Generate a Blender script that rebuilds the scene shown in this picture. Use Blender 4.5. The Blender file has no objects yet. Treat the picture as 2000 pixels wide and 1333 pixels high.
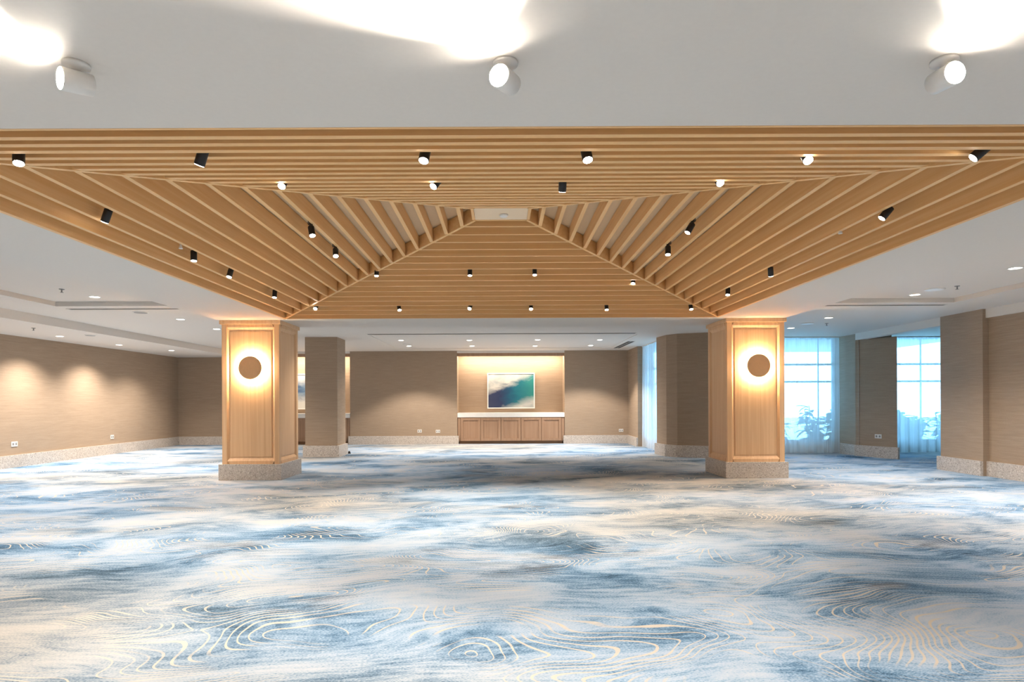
import bpy, bmesh, math, random
from mathutils import Vector, Matrix

random.seed(7)
sc = bpy.context.scene
COL = sc.collection

# ------------------------------------------------------------------ camera
cam_d = bpy.data.cameras.new('camera')
cam = bpy.data.objects.new('camera', cam_d)
COL.objects.link(cam)
cam_d.sensor_width = 36.0
cam_d.lens = 36.0 * 1220 / 2000
cam_d.shift_x = (1000 - 980) / 2000
cam_d.shift_y = (783 - 666.5) / 2000
cam_d.clip_start = 0.05
cam.matrix_world = Matrix.Translation((0, 0, 1.3)) @ Matrix.Rotation(math.pi / 2, 4, 'X') @ Matrix.Rotation(math.radians(-0.25), 4, 'Z')
sc.camera = cam

# ------------------------------------------------------------------ sky, exposure
world = bpy.data.worlds.new('sky')
sc.world = world
world.use_nodes = True
bg = world.node_tree.nodes['Background']
bg.inputs['Color'].default_value = (0.28, 0.63, 1.0, 1)
bg.inputs['Strength'].default_value = 5.5
sc.view_settings.view_transform = 'Standard'
sc.view_settings.look = 'None'
sc.view_settings.gamma = 1.0
sc.view_settings.use_curve_mapping = False
sc.view_settings.exposure = 1.15

sc.cycles.max_bounces = 6
sc.cycles.diffuse_bounces = 3

WARM = (1.0, 0.90, 0.77)
SOFTW = (1.0, 0.91, 0.81)
P_TRACK, P_DOWN, P_FRONT = 52.0, 124.0, 195.0

# ------------------------------------------------------------------ materials
def lin(c):
    return tuple((v / 255 / 12.92) if v / 255 <= 0.04045 else ((v / 255 + 0.055) / 1.055) ** 2.4 for v in c)

def new_mat(name):
    m = bpy.data.materials.new(name)
    m.use_nodes = True
    nt = m.node_tree
    return m, nt, nt.nodes['Principled BSDF']

def N(nt, kind, **kw):
    n = nt.nodes.new(kind)
    for k, v in kw.items():
        setattr(n, k, v)
    return n

def mapped(nt, scale, rot=(0, 0, 0), loc=(0, 0, 0), src=None):
    mp = N(nt, 'ShaderNodeMapping')
    mp.inputs['Scale'].default_value = scale
    mp.inputs['Rotation'].default_value = rot
    mp.inputs['Location'].default_value = loc
    if src is None:
        g = N(nt, 'ShaderNodeNewGeometry')
        src = g.outputs['Position']
    nt.links.new(src, mp.inputs['Vector'])
    return mp.outputs['Vector']

def noise(nt, vec, scale=1.0, detail=3.0, rough=0.5, dist=0.0):
    n = N(nt, 'ShaderNodeTexNoise')
    n.inputs['Scale'].default_value = scale
    n.inputs['Detail'].default_value = detail
    n.inputs['Roughness'].default_value = rough
    n.inputs['Distortion'].default_value = dist
    nt.links.new(vec, n.inputs['Vector'])
    return n

def ramp(nt, fac, stops):
    r = N(nt, 'ShaderNodeValToRGB')
    el = r.color_ramp.elements
    while len(el) < len(stops):
        el.new(0.5)
    for e, (p, c) in zip(el, stops):
        e.position = p
        e.color = (*c, 1)
    nt.links.new(fac, r.inputs['Fac'])
    return r.outputs['Color']

def math_n(nt, op, a, b=None, clamp=False):
    n = N(nt, 'ShaderNodeMath', operation=op, use_clamp=clamp)
    for i, v in enumerate((a, b)):
        if v is None:
            continue
        if isinstance(v, (int, float)):
            n.inputs[i].default_value = v
        else:
            nt.links.new(v, n.inputs[i])
    return n.outputs[0]

def mix_c(nt, fac, a, b):
    n = N(nt, 'ShaderNodeMix', data_type='RGBA')
    for i, v in ((0, fac), (6, a), (7, b)):
        if isinstance(v, tuple):
            n.inputs[i].default_value = (*v, 1)
        elif isinstance(v, (int, float)):
            n.inputs[i].default_value = v
        else:
            nt.links.new(v, n.inputs[i])
    return n.outputs[2]

def bump(nt, bsdf, h, strength=0.2, dist=0.002):
    b = N(nt, 'ShaderNodeBump')
    b.inputs['Strength'].default_value = strength
    b.inputs['Distance'].default_value = dist
    nt.links.new(h, b.inputs['Height'])
    nt.links.new(b.outputs['Normal'], bsdf.inputs['Normal'])

def paint(name, rgb, rough=0.6, var=0.03):
    m, nt, b = new_mat(name)
    n = noise(nt, mapped(nt, (1, 1, 1)), 40, 3)
    c = lin(rgb)
    col = ramp(nt, n.outputs['Fac'], [(0.3, tuple(v * (1 - var) for v in c)), (0.7, tuple(min(1, v * (1 + var)) for v in c))])
    nt.links.new(col, b.inputs['Base Color'])
    b.inputs['Roughness'].default_value = rough
    return m

def wood(name, axis, rgb, dark, rough=0.5):
    m, nt, b = new_mat(name)
    sc_ = [30, 30, 30]
    sc_[axis] = 0.6
    n = noise(nt, mapped(nt, tuple(sc_)), 1.0, 3, 0.6, 0.3)
    col = ramp(nt, n.outputs['Fac'], [(0.3, lin(dark)), (0.7, lin(rgb))])
    nt.links.new(col, b.inputs['Base Color'])
    b.inputs['Roughness'].default_value = rough
    return m

def emit(name, col, strength):
    m, nt, b = new_mat(name)
    b.inputs['Base Color'].default_value = (0.8, 0.8, 0.8, 1)
    b.inputs['Emission Color'].default_value = (*col, 1)
    b.inputs['Emission Strength'].default_value = strength
    return m

M = {}
M['ceiling'] = paint('white_ceiling_paint', (230, 221, 211), 0.7, 0.01)
M['panel_white'] = paint('pale_panel_paint', (250, 222, 188), 0.6, 0.01)
M['backing'] = paint('cream_backing_board', (240, 208, 168), 0.7, 0.02)
WL, WD = (252, 203, 142), (242, 186, 120)
M['wood_x'] = wood('pale_timber_x', 0, WL, WD)
M['wood_y'] = wood('pale_timber_y', 1, WL, WD)
M['wood_col'] = wood('oak_veneer', 2, (246, 204, 158), (232, 184, 136))
M['wood_cab'] = wood('cabinet_oak', 2, (176, 141, 113), (160, 125, 98))
M['wood_dark'] = wood('kick_board_oak', 0, (150, 110, 76), (128, 92, 62))
M['sconce'] = paint('tan_metal', (246, 192, 138), 0.5, 0.02)
M['black'] = paint('black_metal', (26, 24, 26), 0.45, 0.05)
M['white_plastic'] = paint('white_plastic', (236, 232, 226), 0.4, 0.01)
M['grey_metal'] = paint('grey_metal', (150, 148, 146), 0.4, 0.02)
M['slot'] = paint('slot_grey', (70, 66, 62), 0.7, 0.02)
M['frame'] = paint('window_frame_aluminium', (150, 164, 172), 0.4, 0.02)
M['stone'] = paint('white_stone', (240, 236, 230), 0.3, 0.02)
M['pic_frame'] = paint('white_picture_frame', (244, 242, 238), 0.5, 0.01)
M['ground'] = paint('pale_paving', (176, 176, 168), 0.8, 0.05)
M['stem'] = paint('stem_green', (92, 104, 70), 0.7, 0.1)
M['lens'] = emit('spot_lens', (1.0, 0.93, 0.82), 22)
M['lens_soft'] = emit('downlight_lens', (1.0, 0.95, 0.88), 7)
M['lens_front'] = emit('front_spot_lens', (1.0, 0.94, 0.84), 60)
M['halo'] = emit('sconce_ring_light', (1.0, 0.76, 0.46), 120)
M['led'] = emit('led_strip_light', (1.0, 0.80, 0.56), 10)
for k_ in ('lens', 'lens_soft', 'lens_front', 'led'):      # each has a lamp beside it that carries its light
    M[k_].cycles.emission_sampling = 'NONE'

# wallpaper: fine woven horizontal threads
m, nt, b = new_mat('woven_wallpaper')
n1 = noise(nt, mapped(nt, (2.5, 2.5, 90)), 1.0, 4, 0.6)
n2 = noise(nt, mapped(nt, (60, 60, 60)), 1.0, 2)
f = math_n(nt, 'ADD', math_n(nt, 'MULTIPLY', n1.outputs['Fac'], 0.75), math_n(nt, 'MULTIPLY', n2.outputs['Fac'], 0.25))
nt.links.new(ramp(nt, f, [(0.3, lin((158, 135, 113))), (0.7, lin((180, 157, 133)))]), b.inputs['Base Color'])
b.inputs['Roughness'].default_value = 0.75
M['wallpaper'] = m

# terrazzo skirting
m, nt, b = new_mat('terrazzo')
v = N(nt, 'ShaderNodeTexVoronoi')
v.inputs['Scale'].default_value = 75
nt.links.new(mapped(nt, (1, 1, 1)), v.inputs['Vector'])
n = noise(nt, mapped(nt, (1, 1, 1)), 120, 2)
f = math_n(nt, 'MULTIPLY', v.outputs['Color'], 1.0)
col = ramp(nt, f, [(0.10, lin((150, 136, 124))), (0.28, lin((196, 184, 173))), (0.75, lin((211, 200, 189))), (0.95, lin((236, 228, 220)))])
nt.links.new(col, b.inputs['Base Color'])
b.inputs['Roughness'].default_value = 0.45
M['terrazzo'] = m

# carpet: painterly sea pattern with thin cream contour strands
m, nt, b = new_mat('sea_pattern_carpet')
base = mapped(nt, (1, 1, 0), rot=(0, 0, math.radians(-8)))
w = noise(nt, mapped(nt, (0.55, 0.9, 0), src=base), 1.0, 2, 0.5)
wv = N(nt, 'ShaderNodeVectorMath', operation='MULTIPLY_ADD')
nt.links.new(w.outputs['Color'], wv.inputs[0])
wv.inputs[1].default_value = (1.5, 1.0, 0)
nt.links.new(base, wv.inputs[2])
warped = wv.outputs[0]
cloud = noise(nt, mapped(nt, (0.80, 1.25, 0), src=warped), 1.0, 5, 0.62)
big = noise(nt, mapped(nt, (0.20, 0.30, 0), loc=(0.6, 0.35, 0), src=base), 1.0, 1, 0.5)
streak = noise(nt, mapped(nt, (3.5, 22, 0), src=warped), 1.0, 4, 0.65)
speck = noise(nt, mapped(nt, (75, 130, 0), src=base), 1.0, 1, 0.6)
t = math_n(nt, 'ADD', math_n(nt, 'MULTIPLY', cloud.outputs['Fac'], 0.95), math_n(nt, 'MULTIPLY', streak.outputs['Fac'], 0.42))
t = math_n(nt, 'ADD', t, math_n(nt, 'MULTIPLY', speck.outputs['Fac'], 0.36))
t = math_n(nt, 'SUBTRACT', t, 0.315)
blue = ramp(nt, t, [(0.34, lin((54, 80, 102))), (0.44, lin((90, 124, 154))), (0.52, lin((134, 163, 192))), (0.60, lin((168, 187, 208))), (0.74, lin((190, 199, 211)))])
sand = ramp(nt, t, [(0.34, lin((70, 82, 92))), (0.44, lin((110, 124, 134))), (0.52, lin((148, 153, 158))), (0.60, lin((174, 173, 171))), (0.74, lin((192, 187, 181)))])
bm_ = ramp(nt, big.outputs['Fac'], [(0.44, (0, 0, 0)), (0.62, (1, 1, 1))])
col = mix_c(nt, bm_, blue, sand)
FS, FN, EPS = (0.62, 1.0, 0), 52.0, 0.02
def field(dx, dy):
    off = N(nt, 'ShaderNodeVectorMath', operation='ADD')
    nt.links.new(warped, off.inputs[0])
    off.inputs[1].default_value = (dx, dy, 0)
    return noise(nt, mapped(nt, FS, src=off.outputs[0]), 1.0, 1.0, 0.4).outputs['Fac']
f0, fx, fy = field(0, 0), field(EPS, 0), field(0, EPS)
gx, gy = math_n(nt, 'SUBTRACT', fx, f0), math_n(nt, 'SUBTRACT', fy, f0)
grad = math_n(nt, 'SQRT', math_n(nt, 'ADD', math_n(nt, 'MULTIPLY', gx, gx), math_n(nt, 'MULTIPLY', gy, gy)))
ph = math_n(nt, 'FRACT', math_n(nt, 'MULTIPLY', f0, FN))
tri = math_n(nt, 'ABSOLUTE', math_n(nt, 'SUBTRACT', ph, 0.5))
thr = math_n(nt, 'MULTIPLY', grad, FN / EPS * 0.005)
line = math_n(nt, 'LESS_THAN', tri, math_n(nt, 'MINIMUM', thr, 0.2))
patch = noise(nt, mapped(nt, (0.8, 1.2, 0), loc=(3.3, 1.7, 0), src=base), 1.0, 3, 0.6)
pm = ramp(nt, patch.outputs['Fac'], [(0.46, (0, 0, 0)), (0.53, (1, 1, 1))])
lf = math_n(nt, 'MULTIPLY', math_n(nt, 'MULTIPLY', line, pm), math_n(nt, 'ADD', math_n(nt, 'MULTIPLY', streak.outputs['Fac'], 0.8), 0.45), True)
col = mix_c(nt, lf, col, lin((210, 198, 182)))
nt.links.new(col, b.inputs['Base Color'])
b.inputs['Roughness'].default_value = 0.95
b.inputs['Specular IOR Level'].default_value = 0.1
M['carpet'] = m

# sheer curtain
m = bpy.data.materials.new('sheer_voile')
m.use_nodes = True
nt = m.node_tree
nt.nodes.clear()
out = N(nt, 'ShaderNodeOutputMaterial')
tr = N(nt, 'ShaderNodeBsdfTransparent')
tr.inputs['Color'].default_value = (0.96, 0.98, 1, 1)
tl = N(nt, 'ShaderNodeBsdfTranslucent')
tl.inputs['Color'].default_value = (0.93, 0.95, 0.97, 1)
df = N(nt, 'ShaderNodeBsdfDiffuse')
df.inputs['Color'].default_value = (0.92, 0.94, 0.96, 1)
thread = noise(nt, mapped(nt, (45, 45, 0.6)), 1.0, 3)
m1 = N(nt, 'ShaderNodeMixShader')
m1.inputs[0].default_value = 0.35
nt.links.new(tl.outputs[0], m1.inputs[1])
nt.links.new(df.outputs[0], m1.inputs[2])
m2 = N(nt, 'ShaderNodeMixShader')
nt.links.new(ramp(nt, thread.outputs['Fac'], [(0.3, (0.52,) * 3), (0.7, (0.70,) * 3)]), m2.inputs[0])
nt.links.new(tr.outputs[0], m2.inputs[1])
nt.links.new(m1.outputs[0], m2.inputs[2])
nt.links.new(m2.outputs[0], out.inputs[0])
M['voile'] = m

# thin window glass
m = bpy.data.materials.new('window_glass')
m.use_nodes = True
nt = m.node_tree
nt.nodes.clear()
out = N(nt, 'ShaderNodeOutputMaterial')
tr = N(nt, 'ShaderNodeBsdfTransparent')
tr.inputs['Color'].default_value = (0.90, 0.96, 0.98, 1)
gl = N(nt, 'ShaderNodeBsdfGlossy')
gl.inputs['Roughness'].default_value = 0.02
m2 = N(nt, 'ShaderNodeMixShader')
nz = noise(nt, mapped(nt, (0.5, 0.5, 0.5)), 1.0, 1)
nt.links.new(ramp(nt, nz.outputs['Fac'], [(0.3, (0.05,) * 3), (0.7, (0.06,) * 3)]), m2.inputs[0])
nt.links.new(tr.outputs[0], m2.inputs[1])
nt.links.new(gl.outputs[0], m2.inputs[2])
nt.links.new(m2.outputs[0], out.inputs[0])
M['glass'] = m

# leaf
m, nt, b = new_mat('leaf_green')
oi = N(nt, 'ShaderNodeObjectInfo')
nt.links.new(ramp(nt, oi.outputs['Random'], [(0.0, lin((34, 56, 36))), (0.6, lin((58, 86, 52))), (1.0, lin((96, 122, 72)))]), b.inputs['Base Color'])
b.inputs['Roughness'].default_value = 0.8
b.inputs['Specular IOR Level'].default_value = 0.1
M['leaf'] = m

# abstract paintings (flat print on canvas)
def art(name, x0, x1, z0, z1, kind):
    m, nt, b = new_mat(name)
    g = N(nt, 'ShaderNodeNewGeometry')
    s = N(nt, 'ShaderNodeSeparateXYZ')
    nt.links.new(g.outputs['Position'], s.inputs[0])
    u = math_n(nt, 'DIVIDE', math_n(nt, 'SUBTRACT', s.outputs['X'], x0), x1 - x0)
    v = math_n(nt, 'DIVIDE', math_n(nt, 'SUBTRACT', s.outputs['Z'], z0), z1 - z0)
    n = noise(nt, mapped(nt, (1.6, 1, 3.0), rot=(0, math.radians(25), 0)), 1.6, 6, 0.6, 0.6)
    nf = math_n(nt, 'SUBTRACT', n.outputs['Fac'], 0.5)
    if kind == 'wave':
        # distance across the diagonal band rising to the right
        d = math_n(nt, 'SUBTRACT', v, math_n(nt, 'ADD', math_n(nt, 'MULTIPLY', u, 0.52), 0.12))
        d = math_n(nt, 'ADD', d, math_n(nt, 'MULTIPLY', nf, 0.34))
        band = math_n(nt, 'ABSOLUTE', d)
        tone = ramp(nt, math_n(nt, 'ADD', u, math_n(nt, 'MULTIPLY', nf, 0.3)),
                    [(0.02, lin((52, 60, 92))), (0.25, lin((34, 48, 86))), (0.45, lin((16, 78, 108))), (0.65, lin((14, 108, 124))), (0.95, lin((44, 134, 130)))])
        grey = ramp(nt, n.outputs['Fac'], [(0.35, lin((168, 174, 174))), (0.6, lin((206, 203, 195)))])
        k = ramp(nt, band, [(0.22, (1, 1, 1)), (0.42, (0, 0, 0))])
        low = ramp(nt, math_n(nt, 'ADD', u, math_n(nt, 'MULTIPLY', v, -0.5)), [(0.02, (0, 0, 0)), (0.12, (1, 1, 1))])
        nt.links.new(mix_c(nt, k, grey, tone), b.inputs['Base Color'])
    else:
        d = math_n(nt, 'ABSOLUTE', math_n(nt, 'SUBTRACT', v, 0.55))
        d = math_n(nt, 'ADD', d, math_n(nt, 'MULTIPLY', nf, 0.3))
        tone = ramp(nt, n.outputs['Fac'], [(0.35, lin((64, 92, 132))), (0.6, lin((118, 146, 172)))])
        k = ramp(nt, d, [(0.10, (1, 1, 1)), (0.34, (0, 0, 0))])
        nt.links.new(mix_c(nt, k, lin((222, 220, 214)), tone), b.inputs['Base Color'])
    b.inputs['Roughness'].default_value = 0.6
    return m

# ------------------------------------------------------------------ mesh helpers
def link(name, me, mat, root=None, smooth=False):
    o = bpy.data.objects.new(name, me)
    COL.objects.link(o)
    if mat is not None and not me.materials:
        me.materials.append(mat)
    if smooth:
        for p in me.polygons:
            p.use_smooth = True
    if root is not None:
        o.parent = root
    return o

def mesh_of(name, verts, faces):
    me = bpy.data.meshes.new(name)
    me.from_pydata([tuple(v) for v in verts], [], faces)
    b_ = bmesh.new()
    b_.from_mesh(me)
    bmesh.ops.recalc_face_normals(b_, faces=b_.faces)
    b_.to_mesh(me)
    b_.free()
    return me

BOXF = [(0, 3, 2, 1), (4, 5, 6, 7), (0, 1, 5, 4), (1, 2, 6, 5), (2, 3, 7, 6), (3, 0, 4, 7)]

class MB:
    """collects shapes, in world coordinates; build() makes one mesh, relative to its root"""
    def __init__(s):
        s.v, s.f = [], []
    def hexa(s, pts):
        n = len(s.v)
        s.v += [Vector(p) for p in pts]
        s.f += [tuple(i + n for i in f) for f in BOXF]
        return s
    def box(s, x0, x1, y0, y1, z0, z1):
        return s.hexa([(x0, y0, z0), (x1, y0, z0), (x1, y1, z0), (x0, y1, z0), (x0, y0, z1), (x1, y0, z1), (x1, y1, z1), (x0, y1, z1)])
    def prism(s, pts, z0, z1):
        n, k = len(s.v), len(pts)
        s.v += [Vector((x, y, z0)) for x, y in pts] + [Vector((x, y, z1)) for x, y in pts]
        s.f += [tuple(n + i for i in range(k)), tuple(n + k + i for i in range(k))]
        s.f += [(n + i, n + (i + 1) % k, n + k + (i + 1) % k, n + k + i) for i in range(k)]
        return s
    def lathe(s, prof, seg=20, mtx=None):
        """prof: list of (r, z); revolved about z, then moved by mtx"""
        n = len(s.v)
        for r, z in prof:
            for i in range(seg):
                a = 2 * math.pi * i / seg
                p = Vector((r * math.cos(a), r * math.sin(a), z))
                s.v.append(mtx @ p if mtx else p)
        for j in range(len(prof) - 1):
            for i in range(seg):
                i2 = (i + 1) % seg
                s.f.append((n + j * seg + i, n + j * seg + i2, n + (j + 1) * seg + i2, n + (j + 1) * seg + i))
        s.f.append(tuple(n + i for i in range(seg)))
        s.f.append(tuple(n + (len(prof) - 1) * seg + i for i in range(seg)))
        return s
    def quad(s, a, b_, c, d):
        n = len(s.v)
        s.v += [Vector(a), Vector(b_), Vector(c), Vector(d)]
        s.f.append((n, n + 1, n + 2, n + 3))
        return s
    def build(s, name, mat, root=None, smooth=False, bevel=0.0):
        off = Vector((0, 0, 0))
        r = root
        while r is not None:
            off = off + r.location
            r = r.parent
        o = link(name, mesh_of(name, [v - off for v in s.v], s.f), mat, root, smooth)
        if bevel:
            md = o.modifiers.new('edge', 'BEVEL')
            md.width = bevel
            md.segments = 2
            md.limit_method = 'ANGLE'
        return o

def tag(o, label=None, cat=None, group=None, kind=None):
    if label: o['label'] = label
    if cat: o['category'] = cat
    if group: o['group'] = group
    if kind: o['kind'] = kind
    return o

def empty(name, loc, label=None, cat=None, group=None):
    o = bpy.data.objects.new(name, None)
    COL.objects.link(o)
    o.location = loc
    o.empty_display_size = 0.1
    return tag(o, label, cat, group)

def struct(name, mb, mat, label=None, root=None, smooth=False):
    o = mb.build(name, mat, root, smooth)
    if root is None:
        o['kind'] = 'structure'
        if label: o['label'] = label
    return o

def lamp(name, kind, loc, direction, power, color, **kw):
    d = bpy.data.lights.new(name, kind)
    d.energy = power
    d.color = color
    for k, v in kw.items():
        setattr(d, k, v)
    o = bpy.data.objects.new(name, d)
    COL.objects.link(o)
    o.location = loc
    o.rotation_euler = Vector(direction).to_track_quat('-Z', 'Y').to_euler()
    return o

# ------------------------------------------------------------------ dimensions
XE, YF, YB, PITCH, RISE = 3.538, 3.27, 10.19, 0.1935, 0.2022   # coffer opening, slat pitch, slope
YO = 3.0765                                                    # near edge of the opening
S_TOP = 3.25                                                   # where the slopes meet the flat top panel
Z_SOF, Z_CEIL, Z_TRAY = 2.65, 2.80, 2.87
XL, YBK, YFR = -9.8, 18.77, -3.0
XR = 8.2
SK_H, SK_P = 0.25, 0.045                                       # skirting height, projection

# ------------------------------------------------------------------ floor and ceiling
f_ = MB().quad((-10.2, -3.4, 0), (11.8, -3.4, 0), (11.8, 15.4, 0), (-10.2, 15.4, 0))
f_.quad((-10.2, 15.4, 0), (4.2, 15.4, 0), (4.2, 19.9, 0), (-10.2, 19.9, 0))
struct('floor', f_, M['carpet'], 'blue and sand sea-pattern carpet across the whole room')

def ceil_h(x, y):
    if abs(x) < XE and YO < y < YB: return None
    if abs(x) < 4.68 and y < 11.4: return Z_SOF
    if x < -7.9: return Z_SOF
    if 1.0 < y < 9.73 and (-6.94 < x < -4.68 or 4.68 < x < 7.05): return Z_TRAY
    if -3.0 < x < 3.1 and 14.2 < y < 17.9: return 2.812
    if 8.1 < x < 8.25 and y < 14.3: return Z_SOF
    if x > 8.25 and y < 11.0: return Z_SOF
    return Z_CEIL

xs = [-10.0, -7.9, -6.94, -4.68, -XE, -3.0, 3.1, XE, 4.68, 7.05, 8.1, 8.25, 11.6]
ys = [-3.2, 1.0, YO, 9.73, YB, 11.0, 11.4, 14.2, 14.3, 15.6, 17.9, 19.8]
c_ = MB()
H = [[ceil_h((xs[i] + xs[i + 1]) / 2, (ys[j] + ys[j + 1]) / 2) for j in range(len(ys) - 1)] for i in range(len(xs) - 1)]
for i in range(len(xs) - 1):
    for j in range(len(ys) - 1):
        h = H[i][j]
        if h is not None:
            c_.quad((xs[i], ys[j], h), (xs[i + 1], ys[j], h), (xs[i + 1], ys[j + 1], h), (xs[i], ys[j + 1], h))
        a = 2.83 if h is None else h
        if i + 1 < len(xs) - 1:
            k = H[i + 1][j]
            k = 2.83 if k is None else k
            if abs(k - a) > 1e-4:
                c_.quad((xs[i + 1], ys[j], a), (xs[i + 1], ys[j + 1], a), (xs[i + 1], ys[j + 1], k), (xs[i + 1], ys[j], k))
        if j + 1 < len(ys) - 1:
            k = H[i][j + 1]
            k = 2.83 if k is None else k
            if abs(k - a) > 1e-4:
                c_.quad((xs[i], ys[j + 1], a), (xs[i + 1], ys[j + 1], a), (xs[i + 1], ys[j + 1], k), (xs[i], ys[j + 1], k))
me = bpy.data.meshes.new('ceiling')
me.from_pydata([tuple(v) for v in c_.v], [], c_.f)
tag(link('ceiling', me, M['ceiling']), 'white plaster ceiling with dropped bulkheads and shallow trays', kind='structure')

# ------------------------------------------------------------------ walls and skirtings
ZT = 3.0
NICHES = [(-7.79, -4.56), (-1.34, 1.89)]
struct('wall_left', MB().box(XL - 0.2, XL, YFR, 19.1, 0, ZT), M['wallpaper'], 'tan woven wallpaper wall along the left side')
struct('wall_front', MB().box(XL - 0.2, 11.6, YFR - 0.2, YFR, 0, ZT), M['wallpaper'])
struct('wall_back_left', MB().box(XL, -8.2, 18.92, 19.12, 0, ZT), M['wallpaper'], 'short tan wall in the far left corner')
wb = MB()
seg = [-8.2, NICHES[0][0], NICHES[0][1], NICHES[1][0], NICHES[1][1], 3.8]
for a, b2 in ((seg[0], seg[1]), (seg[2], seg[3]), (seg[4], seg[5])):
    wb.box(a, b2, YBK, 19.6, 0, ZT)
for a, b2 in NICHES:
    wb.box(a - 0.01, b2 + 0.01, 19.4, 19.6, 0, ZT)
struct('wall_back', wb, M['wallpaper'], 'tan woven wallpaper back wall with two lit niches')
struct('wall_back_right', MB().box(3.8, 4.25, 17.45, 19.6, 0, ZT), M['wallpaper'], 'short return wall beside the far curtain')

def skirt(name, pts, label=None):
    """closed outline of a skirting in plan"""
    return struct(name, MB().prism(pts, 0, SK_H), M['terrazzo'], label)
skirt('baseboard_left', [(XL, YFR), (XL + SK_P, YFR), (XL + SK_P, 18.92), (XL, 18.92)], 'speckled terrazzo skirting along the left wall')
skirt('baseboard_back_left', [(XL + SK_P, 18.92), (XL + SK_P, 18.92 - SK_P), (-8.2 - SK_P, 18.92 - SK_P), (-8.2 - SK_P, 18.92)])
k = SK_P
skirt('baseboard_back_far_left', [(-8.2, YBK + .1), (-8.2 - k, YBK + .1), (-8.2 - k, YBK - k), (-7.79 + k, YBK - k), (-7.79 + k, YBK), (-8.2, YBK)])
skirt('baseboard_back_middle', [(-4.56 - k, YBK), (-4.56 - k, YBK - k), (-1.34 + k, YBK - k), (-1.34 + k, YBK)], 'terrazzo skirting under the wall between the two niches')
skirt('baseboard_back_right', [(1.89 - k, YBK), (1.89 - k, YBK - k), (3.8 - k, YBK - k), (3.8 - k, 17.45), (3.8, 17.45), (3.8, YBK)], 'terrazzo skirting right of the lit niche')

# right side: pier return, slanted wall, alcove, pier, long wall
struct('wall_right_return', MB().box(8.15, 8.9, 14.25, 15.4, 0, ZT), M['wallpaper'], 'narrow return wall right of the wide curtain')
struct('wall_right_slanted', MB().prism([(8.12, 14.34), (8.54, 13.49), (8.60, 13.75), (8.5, 14.4)], 0, 2.649), M['wallpaper'], 'slanted wall panel between the two right windows')
skirt('baseboard_right_slanted', [(8.075, 14.32), (8.515, 13.43), (8.565, 13.45), (8.64, 13.76), (8.60, 13.75), (8.54, 13.49), (8.12, 14.34)])
skirt('baseboard_right_return', [(8.15 - k, 14.33), (8.15, 14.33), (8.15, 15.1), (8.15 - k, 15.1)])
struct('wall_right_alcove', MB().box(11.3, 11.5, 11.0, 15.4, 0, ZT).box(8.6, 11.5, 10.9, 11.1, 0, ZT), M['wallpaper'])
struct('wall_right_pier', MB().box(8.05, 8.6, 10.45, 11.46, 0, ZT), M['wallpaper'], 'grey wall pier at the right edge')
skirt('baseboard_right_pier', [(8.05, 10.45), (8.05 - k, 10.45), (8.05 - k, 11.46 + k), (8.6, 11.46 + k), (8.6, 11.46), (8.05, 11.46)], 'terrazzo skirting around the right pier')
struct('wall_right', MB().box(XR - .05, XR + .2, YFR, 10.45, 0, ZT), M['wallpaper'], 'brown wallpaper wall at the right edge')
skirt('baseboard_right', [(XR - .05, YFR), (XR - .05 - k, YFR), (XR - .05 - k, 10.45), (XR - .05, 10.45)], 'terrazzo skirting at the right edge')

# ------------------------------------------------------------------ windows (frame, mullions, transoms, panes) with kerbs
def window(name, axis, u, a, c, mulls, label):
    """axis 'x': runs along x at y=u; axis 'y': runs along y at x=u"""
    def bx(mb, p, q, d0, d1, z0, z1):
        return mb.box(p, q, u + d0, u + d1, z0, z1) if axis == 'x' else mb.box(u + d0, u + d1, p, q, z0, z1)
    root = empty(name, (a, u, 0) if axis == 'x' else (u, a, 0), label)
    root['kind'] = 'structure'
    bx(MB(), a, c, 0, 0.18, 0, SK_H).build('kerb', M['stone'], root)
    fr = MB()
    bx(fr, a, c, 0.04, 0.12, SK_H, SK_H + 0.06)
    bx(fr, a, c, 0.04, 0.12, 2.76, 3.0)
    bx(fr, a, a + 0.06, 0.04, 0.12, SK_H, 2.8)
    bx(fr, c - 0.06, c, 0.04, 0.12, SK_H, 2.8)
    fr.build('frame', M['frame'], root)
    for z in (2.15, 1.73):
        bx(MB(), a + .06, c - .06, 0.05, 0.11, z - 0.022, z + 0.022).build('transom', M['frame'], root)
    for p in mulls:
        bx(MB(), p - 0.009, p + 0.009, 0.06, 0.10, SK_H + .06, 2.76).build('mullion', M['frame'], root)
    cuts = [a + 0.03] + list(mulls) + [c - 0.03]
    for i in range(len(cuts) - 1):
        for z0, z1 in ((SK_H + .05, 1.73), (1.73, 2.15), (2.15, 2.77)):
            bx(MB(), cuts[i], cuts[i + 1], 0.076, 0.084, z0, z1).build('pane', M['glass'], root)
window('window_1', 'y', 4.1, 15.40, 17.45, [16.4], 'tall window behind the far curtain')
window('window_2', 'x', 15.22, 4.12, 8.15, [5.2, 6.45, 7.75], 'wide window behind the sheer curtain right of the timber column')
window('window_3', 'x', 15.22, 8.9, 11.3, [10.26], 'tall window in the alcove beyond the slanted wall')

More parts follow.
